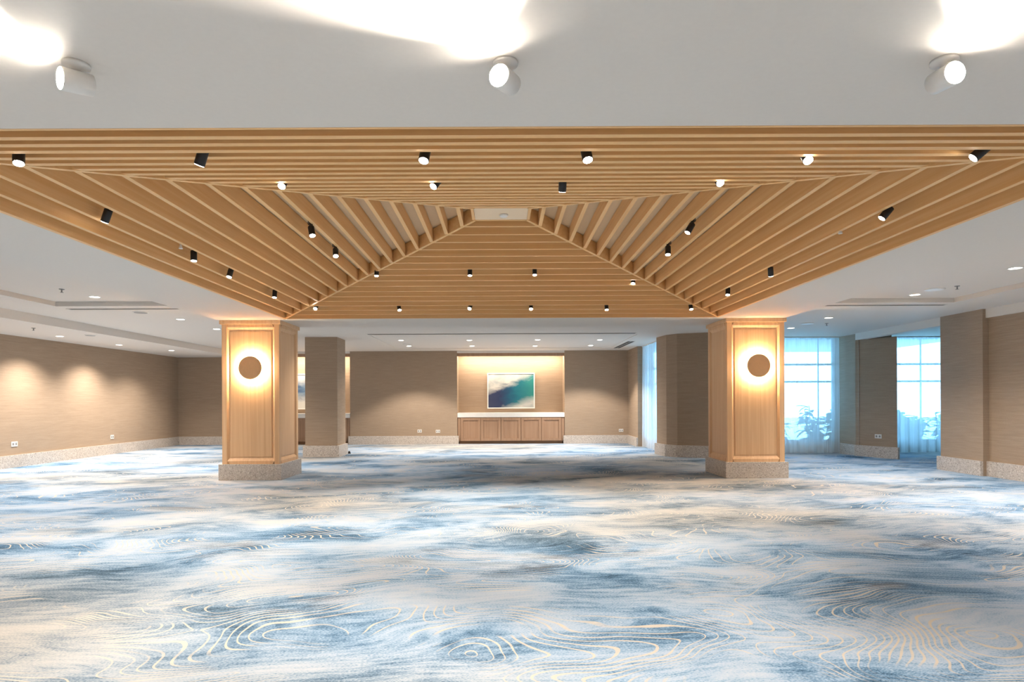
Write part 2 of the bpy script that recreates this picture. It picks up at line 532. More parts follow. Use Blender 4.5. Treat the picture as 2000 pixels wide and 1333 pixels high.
def curtain(name, axis, u, a, c, z0, z1, label, seed):
    random.seed(seed)
    n = int((c - a) * 60)
    ph = 0
    pts = []
    for i in range(n + 1):
        ph += random.uniform(0.55, 1.0) * 0.62
        pts.append((a + (c - a) * i / n, math.sin(ph) * 0.035 + math.sin(ph * .31) * .012))
    vs, fs = [], []
    zs = [z0, z0 + 0.9, z0 + 1.9, z1]
    for kz, z in enumerate(zs):
        sc_ = (1.15, 1.0, 0.85, 0.6)[kz]
        for p, d in pts:
            vs.append((p, u + d * sc_, z) if axis == 'x' else (u + d * sc_, p, z))
    for kz in range(len(zs) - 1):
        for i in range(n):
            q = kz * (n + 1) + i
            fs.append((q, q + 1, q + n + 2, q + n + 1))
    cx, cy = ((a + c) / 2, u) if axis == 'x' else (u, (a + c) / 2)
    root = empty(name, (cx, cy, 0), label, 'curtain', 'sheer curtains')
    me_ = mesh_of('fabric', [Vector(v) - root.location for v in vs], fs)
    link('fabric', me_, M['voile'], root, True)
    h = MB()
    if axis == 'x':
        h.box(a, c, u - 0.012, u + 0.012, z1 - 0.005, z1 + 0.02)
    else:
        h.box(u - 0.012, u + 0.012, a, c, z1 - 0.005, z1 + 0.02)
    h.build('track', M['white_plastic'], root)
curtain('sheer_curtain', 'y', 3.93, 15.42, 17.43, 0.012, 2.78, 'narrow white sheer curtain beside the far back wall', 3)
curtain('sheer_curtain', 'x', 14.98, 5.1, 8.09, 0.012, 2.78, 'wide white sheer curtain just right of the right timber column', 4)
curtain('sheer_curtain', 'x', 15.0, 8.93, 11.28, 0.012, 2.78, 'white sheer curtain between the slanted wall and the right pier', 5)

# ------------------------------------------------------------------ outside: paving and leafy shrubs
struct('ground', MB().box(4.3, 30, 15.42, 45, -0.12, -0.02), M['ground'], 'pale paving outside the windows')
leaf_v = []
LN = 7
for i in range(LN):
    t_ = i / (LN - 1)
    wd = 0.075 * math.sin(math.pi * min(1, 0.08 + t_ * 0.92)) ** 0.8
    zc = -0.16 * t_ * t_
    leaf_v += [(t_ * 0.30, -wd, zc + 0.015), (t_ * 0.30, 0, zc), (t_ * 0.30, wd, zc + 0.015)]
leaf_f = []
for i in range(LN - 1):
    q = i * 3
    leaf_f += [(q, q + 1, q + 4, q + 3), (q + 1, q + 2, q + 5, q + 4)]
LEAF = mesh_of('leaf', leaf_v, leaf_f)
LEAF.materials.append(M['leaf'])
def shrub(x, y, h, n, label, seed):
    random.seed(seed)
    root = empty('leafy_shrub', (x, y, -0.02), label, 'shrub', 'shrubs outside the windows')
    sm = MB()
    tips = []
    for s_ in range(7):
        a = random.uniform(0, 6.28)
        r = random.uniform(0.05, 0.30)
        hh = h * random.uniform(0.62, 0.98)
        p0 = Vector((x + 0.05 * math.cos(a), y + 0.05 * math.sin(a), -0.02))
        p1 = Vector((x + r * math.cos(a), y + r * math.sin(a), hh))
        d = 0.012
        sm.hexa([p0 + Vector((-d, -d, 0)), p0 + Vector((d, -d, 0)), p0 + Vector((d, d, 0)), p0 + Vector((-d, d, 0)),
                 p1 + Vector((-d / 2, -d / 2, 0)), p1 + Vector((d / 2, -d / 2, 0)), p1 + Vector((d / 2, d / 2, 0)), p1 + Vector((-d / 2, d / 2, 0))])
        tips.append((p0, p1))
    sm.build('stem', M['stem'], root)
    for i in range(n):
        p0, p1 = tips[i % len(tips)]
        t_ = 0.18 + 0.82 * (i // len(tips)) / max(1, (n - 1) // len(tips))
        p = p0.lerp(p1, min(1, t_))
        o = bpy.data.objects.new('leaf', LEAF)
        COL.objects.link(o)
        o.parent = root
        o.location = p - root.location
        o.rotation_euler = (random.uniform(-.4, .4), random.uniform(-.75, .35), random.uniform(0, 6.28))
        s_ = random.uniform(0.7, 1.2)
        o.scale = (s_, s_, s_)
for i, (x, y, h, n, lb) in enumerate([
        (5.9, 16.3, 1.10, 42, 'leafy shrub outside, mostly hidden behind the right timber column'),
        (7.2, 16.5, 1.05, 42, 'leafy shrub seen through the wide curtain beside the timber column'),
        (8.05, 16.3, 1.18, 48, 'tall leafy shrub at the middle of the wide curtain'),
        (8.9, 16.5, 1.12, 48, 'leafy shrub at the right end of the wide curtain'),
        (10.2, 16.2, 1.05, 48, 'leafy shrub seen at the left of the alcove window'),
        (10.85, 16.4, 0.92, 44, 'low leafy shrub at the middle of the alcove window'),
        (11.45, 16.2, 0.98, 44, 'leafy shrub seen beside the right wall pier')]):
    shrub(x, y, h, n + 70, lb, 20 + i)

# ------------------------------------------------------------------ timber coffer
cof = empty('timber_coffer', (0, 6.73, Z_SOF), 'large hipped ceiling coffer of pale timber slats around a small flat panel', 'coffer')
def zs_(s): return Z_SOF + RISE * s
SH, ST, HIP = 0.15, 0.04, 0.026
def slat_y(sign, s):                     # runs along y, on the left (-1) and right (+1) slopes
    lo, hi = s - ST / 2, s + ST / 2
    if s == 0: lo, hi = 0.0, ST
    z = zs_(s) - (0.004 if s == 0 else 0)
    pts = []
    for zz in (z, z + SH):
        for s2, far in ((lo, 0), (hi, 0), (hi, 1), (lo, 1)):
            y = (YB - s2 - HIP) if far else (YF + s2 + HIP)
            if s == 0 and not far: y = YO
            pts.append((sign * (XE - s2), y, zz))
    return MB().hexa(pts)
def slat_x(end, s, y=None):              # runs along x, on the near (0) and far (1) slopes
    lo, hi = s - ST / 2, s + ST / 2
    if s == 0 and end: lo, hi = 0.0, ST
    z = zs_(s) - (0.004 if s == 0 else 0)
    pts = []
    for zz in (z, z + SH):
        for s2, sg in ((lo, -1), (lo, 1), (hi, 1), (hi, -1)):
            yy = (YB - s2) if end else (YF + s2)
            pts.append((sg * (XE - max(0, s2) - HIP), yy, zz))
    return MB().hexa(pts)
for kk in range(17):
    s = kk * PITCH
    for sg in (-1, 1):
        slat_y(sg, s).build('slat', M['wood_y'], cof)
    for e_ in (0, 1):
        slat_x(e_, s).build('slat', M['wood_x'], cof)
MB().box(-XE + ST, XE - ST, 3.168, 3.208, Z_SOF - 0.002, Z_SOF + SH).build('slat', M['wood_x'], cof)
MB().box(-XE, XE, YO, YO + 0.018, Z_SOF - 0.002, Z_SOF + SH).build('edge_trim', M['wood_x'], cof)
for sg in (-1, 1):
    for far in (0, 1):
        y0, y1 = (YB, YB - S_TOP) if far else (YF, YF + S_TOP)
        a = Vector((sg * XE, y0, Z_SOF - 0.006))
        c2 = Vector((sg * (XE - S_TOP), y1, zs_(S_TOP) - 0.006))
        d = Vector((c2.x - a.x, c2.y - a.y, 0)).normalized()
        nrm = Vector((-d.y, d.x, 0)) * 0.018
        up = Vector((0, 0, SH + 0.004))
        MB().hexa([a - nrm, a + nrm, c2 + nrm, c2 - nrm, a - nrm + up, a + nrm + up, c2 + nrm + up, c2 - nrm + up]).build('hip_board', M['wood_y'], cof)
xa, ya, yb_, za = XE - S_TOP, YF + S_TOP, YB - S_TOP, zs_(S_TOP)
for sg in (-1, 1):
    x = sg * xa
    MB().box(min(x, x + sg * .03), max(x, x + sg * .03), ya, yb_, za, za + SH).build('apex_board', M['wood_y'], cof)
MB().box(-xa, xa, ya - .03, ya, za, za + SH).build('apex_board', M['wood_x'], cof)
MB().box(-xa, xa, yb_, yb_ + .03, za, za + SH).build('apex_board', M['wood_x'], cof)
MB().box(-xa + .002, xa - .002, ya + .002, yb_ - .002, za + 0.004, za + 0.024).build('apex_panel', M['panel_white'], cof)
BK = SH + 0.006
def bz(s): return zs_(s) + BK
for pts in ([(-XE - .02, YO - .02, bz(0)), (-XE - .02, YB + .02, bz(0)), (-xa, yb_, bz(S_TOP)), (-xa, ya, bz(S_TOP))],
            [(XE + .02, YO - .02, bz(0)), (XE + .02, YB + .02, bz(0)), (xa, yb_, bz(S_TOP)), (xa, ya, bz(S_TOP))],
            [(-XE - .02, YO - .02, bz(0)), (XE + .02, YO - .02, bz(0)), (xa, ya, bz(S_TOP)), (-xa, ya, bz(S_TOP))],
            [(-XE - .02, YB + .02, bz(0)), (XE + .02, YB + .02, bz(0)), (xa, yb_, bz(S_TOP)), (-xa, yb_, bz(S_TOP))]):
    MB().hexa(pts + [(p[0], p[1], p[2] + 0.02) for p in pts]).build('backing_board', M['backing'], cof)
MB().box(-xa, xa, ya, yb_, bz(S_TOP), bz(S_TOP) + .02).build('backing_board', M['backing'], cof)
sd = empty('smoke_detector', (0.03, 6.75, za + 0.004), 'small white detector on the flat panel at the coffer top', 'detector')
MB().lathe([(0.045, 0), (0.05, -0.008), (0.04, -0.022), (0.02, -0.026)], 18, Matrix.Translation((0.03, 6.75, za + 0.004))).build('housing', M['white_plastic'], sd, True)

# ------------------------------------------------------------------ timber columns with halo sconces
def timber_column(sg, label, cat_group):
    x0, x1 = (-4.64, -3.69) if sg < 0 else (3.74, 4.69)
    y0, y1 = 10.36, 11.31
    root = empty('timber_column', ((x0 + x1) / 2, (y0 + y1) / 2, 0), label, 'column', cat_group)
    p = 0.045
    MB().box(x0 - p, x1 + p, y0 - p, y1 + p, 0, 0.265).build('plinth', M['terrazzo'], root, bevel=0.004)
    rec, fw = 0.03, 0.115
    MB().box(x0 + rec, x1 - rec, y0 + rec, y1 - rec, 0.265, 2.648).build('core', M['wood_col'], root)
    MB().box(x0 - .03, x1 + .03, y0 - .03, y1 + .03, 2.585, 2.649).build('cornice', M['wood_col'], root, bevel=0.006)
    zb, zt = 0.265, 2.585
    # each face: two stiles, two rails with a sloped inner edge, one raised panel bead
    cx, cy, hw = (x0 + x1) / 2, (y0 + y1) / 2, (x1 - x0) / 2
    for q in range(4):
        R_ = Matrix.Translation((cx, cy, 0)) @ Matrix.Rotation(q * math.pi / 2, 4, 'Z')
        def hx(pts): return MB().hexa([R_ @ Vector(p_) for p_ in pts])
        o_, i_ = -hw, -hw + rec + 0.001
        bev = 0.035
        for s2 in (-1, 1):
            xa_, xb_, xc_ = s2 * hw * 0.9999, s2 * (hw - fw + bev), s2 * (hw - fw)
            hx([(xa_, o_, zb), (xb_, o_, zb), (xc_, i_, zb), (xa_, i_, zb), (xa_, o_, zt), (xb_, o_, zt), (xc_, i_, zt), (xa_, i_, zt)]).build('stile', M['wood_col'], root)
        w_ = hw - fw
        hx([(-w_, o_ - .0005, zb), (w_, o_ - .0005, zb), (w_, i_, zb), (-w_, i_, zb), (-w_ - .03, o_ - .0005, zb + .05), (w_ + .03, o_ - .0005, zb + .05), (w_, i_, zb + .10), (-w_, i_, zb + .10)]).build('rail', M['wood_col'], root)
        hx([(-w_ - .03, o_ - .0005, zt - .05), (w_ + .03, o_ - .0005, zt - .05), (w_, i_, zt - .10), (-w_, i_, zt - .10), (-w_, o_ - .0005, zt), (w_, o_ - .0005, zt), (w_, i_, zt), (-w_, i_, zt)]).build('rail', M['wood_col'], root)
        e2 = 0.022
        hx([(-w_ + e2, i_ - .012, zb + .10 + e2), (w_ - e2, i_ - .012, zb + .10 + e2), (w_ - e2, i_, zb + .10 + e2), (-w_ + e2, i_, zb + .10 + e2),
            (-w_ + e2, i_ - .012, zt - .10 - e2), (w_ - e2, i_ - .012, zt - .10 - e2), (w_ - e2, i_, zt - .10 - e2), (-w_ + e2, i_, zt - .10 - e2)]).build('panel', M['wood_col'], root)
    return root, cx, y0
def sconce(x, y_face, z, label):
    """round disc held off the panel, ring of light behind it"""
    root = empty('wall_sconce', (x, y_face, z), label, 'wall lamp', 'round halo sconces on the timber columns')
    T = Matrix.Translation((x, y_face, z)) @ Matrix.Rotation(math.pi / 2, 4, 'X')     # local z -> toward the room (-y)
    MB().lathe([(0.05, 0.0), (0.05, 0.062)], 24, T).build('wall_mount', M['sconce'], root, True)
    MB().lathe([(0.180, 0.068), (0.192, 0.072), (0.192, 0.084), (0.186, 0.09)], 56, T).build('disc', M['sconce'], root)
    MB().lathe([(0.145, 0.05), (0.165, 0.05), (0.165, 0.066), (0.145, 0.066)], 48, T).build('light_ring', M['halo'], root)
for sg, cl, sl, sx in ((-1, 'pale oak panelled square column left of the centre with terrazzo plinth', 'round tan sconce glowing on the left timber column', -4.147),
                       (1, 'pale oak panelled square column right of the centre with terrazzo plinth', 'round tan sconce glowing on the right timber column', 4.24)):
    root, cx, y0 = timber_column(sg, cl, 'timber columns')
    sconce(sx, y0 + 0.018, 1.86, sl)

# ------------------------------------------------------------------ wallpapered columns
def grow(pts, d):
    cx = sum(p[0] for p in pts) / len(pts)
    cy = sum(p[1] for p in pts) / len(pts)
    out_ = []
    n = len(pts)
    for i in range(n):
        p0, p1, p2 = Vector(pts[i - 1]), Vector(pts[i]), Vector(pts[(i + 1) % n])
        e1, e2 = (p1 - p0).normalized(), (p2 - p1).normalized()
        n1, n2 = Vector((e1.y, -e1.x)), Vector((e2.y, -e2.x))
        bis = (n1 + n2)
        bis = bis / max(0.3, bis.dot(n1))
        out_.append((p1.x + bis.x * d, p1.y + bis.y * d))
    return out_
def paper_column(pts, label):
    cx, cy = sum(p[0] for p in pts) / len(pts), sum(p[1] for p in pts) / len(pts)
    root = empty('wallpapered_column', (cx, cy, 0), label, 'column', 'grey wallpapered columns')
    MB().prism(pts, SK_H, Z_CEIL - 0.001).build('shaft', M['wallpaper'], root)
    MB().prism(grow(pts, SK_P), 0, SK_H + .02).build('plinth', M['terrazzo'], root)
paper_column([(-4.58, 14.55), (-3.83, 14.55), (-3.83, 15.3), (-4.58, 15.3)], 'slim grey wallpapered column behind the left timber column')
paper_column([(3.80, 14.42), (3.98, 14.17), (4.62, 13.9), (5.0, 14.2), (5.0, 15.1), (4.0, 15.15), (3.72, 15.0)], 'wide faceted grey column behind the right timber column')

# ------------------------------------------------------------------ niches: pelmet, strip light, cabinet, worktop, picture
def niche(x0, x1, tagw, art_kind, lbl):
    struct('trim_' + ('1' if tagw == 'a' else '2'), MB().box(x0, x1, YBK + .005, 19.4, 2.735, 2.84), M['ceiling'])
    struct('trim_' + ('3' if tagw == 'a' else '4'), MB().box(x0, x1, YBK + .04, YBK + .075, 2.64, 2.735), M['wood_cab'])
    led = empty('strip_light', ((x0 + x1) / 2, 19.0, 2.735), lbl['led'], 'strip light', 'niche strip lights')
    MB().box(x0 + .05, x1 - .05, 19.0, 19.03, 2.71, 2.735).build('channel', M['grey_metal'], led)
    MB().box(x0 + .06, x1 - .06, 19.003, 19.027, 2.704, 2.71).build('diffuser', M['led'], led)
    lamp('strip_lamp', 'AREA', ((x0 + x1) / 2, 19.04, 2.695), (0, .35, -1), 27, (1, .84, .66), shape='RECTANGLE', size=x1 - x0 - .1, size_y=.03)
    # cabinet
    yc = YBK + .02
    cab = empty('cabinet', ((x0 + x1) / 2, (yc + 19.4) / 2, 0), lbl['cab'], 'cabinet', 'niche cabinets')
    g = .004
    MB().box(x0 + g, x1 - g, yc + .045, 19.398, .085, .80).build('carcass', M['wood_dark'], cab)
    MB().box(x0 + .06, x1 - .06, yc + .07, yc + .09, 0, .085).build('kick_board', M['wood_dark'], cab)
    MB().box(x0 + g, x0 + .09, yc + .02, yc + .045, .085, .80).build('filler', M['wood_cab'], cab)
    MB().box(x1 - .09, x1 - g, yc + .02, yc + .045, .085, .80).build('filler', M['wood_cab'], cab)
    n, a = 5, x0 + .094
    w_ = (x1 - x0 - .188) / n
    for i in range(n):
        d0, d1 = a + i * w_ + .006, a + (i + 1) * w_ - .006
        dr = MB().box(d0, d1, yc + .024, yc + .045, .09, .785).build('door', M['wood_cab'], cab)
        fr = MB()
        t_ = .075
        fr.box(d0, d0 + t_, yc, yc + .024, .09, .785).box(d1 - t_, d1, yc, yc + .024, .09, .785)
        fr.box(d0 + t_, d1 - t_, yc, yc + .024, .09, .09 + t_).box(d0 + t_, d1 - t_, yc, yc + .024, .785 - t_, .785)
        fr.build('door_frame', M['wood_cab'], dr)
    wt = MB().box(x0 + g, x1 - g, yc - .01, 19.398, .80, .935).build('worktop', M['stone'], None, bevel=.004)
    tag(wt, lbl['top'], 'worktop', 'niche worktops')
    # picture
    pc = (x0 + x1) / 2 + .014
    px0, px1, pz0, pz1 = pc - .735, pc + .735, 1.055, 2.155
    pic = empty('framed_picture', (pc, 19.4, pz0), lbl['pic'], 'picture', 'niche pictures')
    MB().box(px0 + .03, px1 - .03, 19.362, 19.398, pz0 + .03, pz1 - .03).build('canvas', art('art_' + art_kind, px0, px1, pz0, pz1, art_kind), pic)
    for nm, bb in (('a', (px0, px0 + .03, pz0, pz1)), ('b', (px1 - .03, px1, pz0, pz1)), ('c', (px0 + .03, px1 - .03, pz0, pz0 + .03)), ('d', (px0 + .03, px1 - .03, pz1 - .03, pz1))):
        MB().box(bb[0], bb[1], 19.35, 19.399, bb[2], bb[3]).build('frame_bar', M['pic_frame'], pic)
niche(NICHES[1][0], NICHES[1][1], 'a', 'wave', dict(
    led='warm strip light behind the pelmet of the centre niche', cab='five door oak cabinet in the centre niche',
    top='white stone worktop in the centre niche', pic='white framed abstract picture with teal and navy sweep'))
niche(NICHES[0][0], NICHES[0][1], 'b', 'mist', dict(
    led='warm strip light in the niche mostly hidden behind the left columns', cab='oak cabinet glimpsed between the left timber and grey columns',
    top='white stone worktop glimpsed between the left columns', pic='white framed picture with misty blue patch glimpsed between columns'))

# ------------------------------------------------------------------ power outlets
def outlet(p, nrm, w_, h_, label):
    """nrm: axis pointing off the wall"""
    root = empty('power_outlet', p, label, 'power outlet', 'white wall outlets')
    n_ = Vector(nrm).normalized()
    s_ = Vector((-n_.y, n_.x, 0))
    def blk(c, a, h, d0, d1, name, mat):
        pts = []
        for z in (-h, h):
            for sx, d in ((-a, d0), (a, d0), (a, d1), (-a, d1)):
                q = Vector(p) + s_ * (sx + c) + n_ * d
                pts.append((q.x, q.y, p[2] + z))
        MB().hexa(pts).build(name, mat, root)
    blk(0, w_ / 2, h_ / 2, 0.0005, .010, 'plate', M['white_plastic'])
    for c in (-w_ * .24, w_ * .24):
        blk(c, w_ * .13, h_ * .24, .010, .013, 'socket', M['grey_metal'])
outlet((-2.47, YBK, .395), (0, -1, 0), .13, .09, 'left outlet of the pair on the tan wall left of the centre niche')
outlet((-1.92, YBK, .385), (0, -1, 0), .13, .09, 'right outlet of the pair on the tan wall left of the centre niche')
outlet((3.58, YBK, .39), (0, -1, 0), .13, .09, 'outlet on the back wall right of the centre niche')
outlet((XL, 12.55, .47), (1, 0, 0), .16, .10, 'nearer outlet on the left wall')
outlet((XL, 15.7, .43), (1, 0, 0), .13, .10, 'farther outlet on the left wall')
_d = Vector((.42, -.85, 0)).normalized()
outlet((8.12 + .42 * .56, 14.34 - .85 * .56, .47), (_d.y, -_d.x, 0), .15, .09, 'outlet on the slanted wall between the right windows')
dsp = empty('door_stop', (-3.79, 15.5, 0), 'tiny black stop on the carpet beside the slim grey column', 'door stop')
MB().lathe([(.035, 0), (.035, .02), (.02, .045), (.028, .06)], 14, Matrix.Translation((-3.79, 15.5, 0))).build('rubber_post', M['black'], dsp, True)

# ------------------------------------------------------------------ track spotlights in the coffer
BODY = MB().lathe([(.010, .004), (.028, 0), (.030, -.004), (.030, -.098), (.028, -.101), (.027, -.101)], 20)
LENS = MB().lathe([(.0268, -.1015), (.025, -.1035)], 20)
BODY_ME = mesh_of('body', BODY.v, BODY.f); BODY_ME.materials.append(M['black'])
LENS_ME = mesh_of('lens', LENS.v, LENS.f); LENS_ME.materials.append(M['lens'])
MOUNT = MB().lathe([(.030, .0), (.030, -.010), (.010, -.014), (.010, -.117)], 16)
MOUNT_ME = mesh_of('mount', MOUNT.v, MOUNT.f); MOUNT_ME.materials.append(M['black'])
for me_ in (BODY_ME, MOUNT_ME):
    for p in me_.polygons: p.use_smooth = len(p.vertices) == 4
def aim(d):
    return Vector(d).to_track_quat('-Z', 'Y').to_euler()
def track_spot(p, d, label, arm=None, power=1.0):
    root = empty('track_spotlight', p, label, 'spotlight', 'black cylinder spotlights in the timber coffer')
    o = bpy.data.objects.new('mount', MOUNT_ME); COL.objects.link(o); o.parent = root
    at = Vector((0, 0, -.115))
    if arm:
        a = Vector(arm)
        mb = MB()
        q = Vector((0, 0, -.10))
        for e0, e1 in ((q, q + a), (q + a, q + a + Vector((0, 0, -.05)))):
            dd = (e1 - e0).normalized()
            s1 = dd.orthogonal().normalized() * .012
            s2 = dd.cross(s1)
            mb.hexa([e0 - s1 - s2, e0 + s1 - s2, e0 + s1 + s2, e0 - s1 + s2, e1 - s1 - s2, e1 + s1 - s2, e1 + s1 + s2, e1 - s1 + s2])
        link('arm', mesh_of('arm', mb.v, mb.f), M['black'], root)
        at = q + a + Vector((0, 0, -.045))
    o = bpy.data.objects.new('body', BODY_ME); COL.objects.link(o); o.parent = root
    o.location = at; o.rotation_euler = aim(d)
    l = bpy.data.objects.new('lens', LENS_ME); COL.objects.link(l); l.parent = o
    wp = Vector(p) + at + Vector(d).normalized() * .115
    lamp('spot_lamp', 'SPOT', wp, d, P_TRACK * power, WARM, spot_size=math.radians(78), spot_blend=.7, shadow_soft_size=.025)
SPOTS = [
    ((-2.70, 3.50, 2.694), (.22, -.30, -1), 'lit spotlight at the far left of the near slope', None, 1),
    ((-1.66, 3.50, 2.694), (-.45, .25, -1), 'dark tilted spotlight left of centre on the near slope', None, 1),
    ((-.42, 3.53, 2.700), (-.12, -.40, -1), 'lit spotlight just left of centre nearest the front ceiling', None, 1),
    ((.476, 3.53, 2.700), (.12, -.40, -1), 'lit spotlight just right of centre nearest the front ceiling', None, 1),
    ((1.776, 3.66, 2.726), (-.08, -.85, -1), 'dazzling spotlight facing the room on the right of the near slope', None, 1),
    ((2.736, 3.50, 2.694), (-.95, .35, -.9), 'dark spotlight tilted sideways at the far right of the near slope', None, 1),
    ((-1.64, 4.74, 2.945), (.0, -.85, -1), 'bright small spotlight at the left end of the upper near row', None, 1),
    ((-.464, 4.74, 2.945), (-.55, -.6, -1), 'lit spotlight tilted left in the upper near row', None, 1),
    ((.471, 4.74, 2.945), (.0, .55, -1), 'unlit looking spotlight right of centre in the upper near row', None, 1),
    ((1.64, 4.74, 2.945), (.0, -1.0, -1), 'dazzling spotlight at the right end of the upper near row', None, 1),
    ((-2.957, 4.71, 2.766), (-.5, .2, -1), 'dark tilted spotlight nearest the camera on the left slope', None, 1),
    ((-1.78, 5.79, 3.003), (.25, -.35, -1), 'nearer of the two armed spotlights high on the left slope', (.05, -.10, -.02), 1),
    ((-1.78, 6.63, 3.003), (.18, -.55, -1), 'farther of the two armed spotlights high on the left slope', (.05, -.10, -.02), 1),
    ((-2.957, 6.01, 2.766), (.05, -.10, -1), 'second spotlight along the lower row of the left slope', None, 1),
    ((-2.957, 6.84, 2.766), (-.10, -.35, -1), 'third spotlight along the lower row of the left slope', None, 1),
    ((-2.957, 8.16, 2.766), (.0, -.2, -1), 'farthest spotlight along the lower row of the left slope', None, 1),
    ((2.957, 4.74, 2.766), (-.75, .2, -1), 'dark tilted spotlight nearest the camera on the right slope', None, 1),
    ((1.80, 5.81, 3.003), (-.6, -.1, -1), 'nearer of the two armed spotlights high on the right slope', (-.05, -.10, -.02), 1),
    ((1.80, 6.65, 3.003), (-.1, -.3, -1), 'farther of the two armed spotlights high on the right slope', (-.05, -.10, -.02), 1),
    ((2.957, 6.86, 2.766), (.2, .35, -1), 'unlit looking spotlight midway along the lower right slope', None, 1),
    ((2.957, 8.15, 2.766), (-.15, -.35, -1), 'lit spotlight at the far end of the lower right slope', None, 1),
    ((-1.664, 8.36, 3.014), (.0, -.25, -1), 'leftmost spotlight of the upper far row', None, 1),
    ((-.418, 8.36, 3.014), (.0, -.2, -1), 'second spotlight from the left in the upper far row', None, 1),
    ((.447, 8.36, 3.014), (.0, -.3, -1), 'third spotlight from the left in the upper far row', None, 1),
    ((1.769, 8.36, 3.014), (-.2, -.6, -1), 'rightmost spotlight of the upper far row', None, 1),
    ((-2.837, 9.60, 2.766), (.0, -1.2, -1), 'dazzling spotlight above the left timber column in the lower far row', None, 1),
    ((-1.579, 9.60, 2.766), (.25, -.5, -1), 'second spotlight from the left in the lower far row', None, 1),
    ((-.466, 9.60, 2.766), (-.3, -.9, -1), 'third spotlight from the left in the lower far row', None, 1),
    ((.454, 9.60, 2.766), (.0, -.7, -1), 'fourth spotlight from the left in the lower far row', None, 1),
    ((1.614, 9.60, 2.766), (.0, -.35, -1), 'fifth spotlight from the left in the lower far row', None, 1),
    ((2.903, 9.60, 2.766), (.05, -.4, -1), 'spotlight at the right end of the lower far row', None, 1),
]
def gap(p):
    """set the fixture into the gap between two slats, hung from the backing board"""
    x, y, z = p
    sl, sr, sf, sb = x + XE, XE - x, y - YF, YB - y
    s0 = min(sl, sr, sf, sb)
    kk = math.floor(s0 / PITCH - (0.3 if s0 != sf else 0.0))
    s1 = (kk + (0.5 if s0 == sf else 0.6)) * PITCH
    zz = zs_(s1) + 0.155
    if s0 in (sf, sb):
        y2 = YF + s1 if s0 == sf else YB - s1
        return (x * y2 / y, y2, zz)
    x2 = -XE + s1 if s0 == sl else XE - s1
    return (x2, y * x2 / x, zz)
for p, *rest in SPOTS:
    track_spot(gap(p), *rest)

# ------------------------------------------------------------------ three strong ceiling spots near the camera
def ceiling_spot(x, y, d, label):
    root = empty('ceiling_spotlight', (x, y, Z_SOF), label, 'spotlight', 'strong ceiling spotlights above the foreground')
    MB().lathe([(.05, 0), (.05, -.012), (.02, -.016), (.012, -.03)], 20, Matrix.Translation((x, y, Z_SOF))).build('mount', M['white_plastic'], root, True)
    hd = Vector((x, y, Z_SOF - .072))
    T = Matrix.Translation(hd) @ Vector(d).to_track_quat('-Z', 'Y').to_matrix().to_4x4()
    MB().lathe([(.030, .06), (.042, .055), (.045, -.05), (.043, -.055)], 24, T).build('head', M['white_plastic'], root, True)
    MB().lathe([(.042, -.0555), (.040, -.057)], 24, T).build('lens', M['lens_front'], root)
    lamp('front_spot_lamp', 'SPOT', hd + Vector(d).normalized() * .075, d, P_FRONT, SOFTW, spot_size=math.radians(100), spot_blend=.6, shadow_soft_size=.04)
ceiling_spot(-1.69, 2.49, (-.62, -.75, -.10), 'glaring white spotlight on the front ceiling at the left')
ceiling_spot(.02, 2.49, (-.45, -.85, -.10), 'glaring white spotlight on the front ceiling in the middle')
ceiling_spot(1.77, 2.49, (.05, -1, -.10), 'glaring white spotlight on the front ceiling at the right')

# ------------------------------------------------------------------ recessed downlights, detectors, sprinklers, air slots
RING = MB().lathe([(.062, .0), (.062, -.004), (.05, -.006), (.047, 0.0)], 24)
RING_ME = mesh_of('trim_ring', RING.v, RING.f); RING_ME.materials.append(M['white_plastic'])
DL = MB().lathe([(.047, -.0015), (.046, -.0025)], 20)
DL_ME = mesh_of('lens', DL.v, DL.f); DL_ME.materials.append(M['lens_soft'])
def downlight(x, y, z, label, power=1.0, cone=130, scale=1.4, color=SOFTW, blend=.8):
    root = empty('recessed_downlight', (x, y, z), label, 'downlight', 'recessed ceiling downlights')
    for nm, me_ in (('trim_ring', RING_ME), ('lens', DL_ME)):
        o = bpy.data.objects.new(nm, me_); COL.objects.link(o); o.parent = root
        o.scale = (scale, scale, 1)
    lamp('downlight_lamp', 'SPOT', (x, y, z - .02), (0, 0, -1), P_DOWN * power, color, spot_size=math.radians(cone), spot_blend=blend, shadow_soft_size=.05)
T2 = 2.812
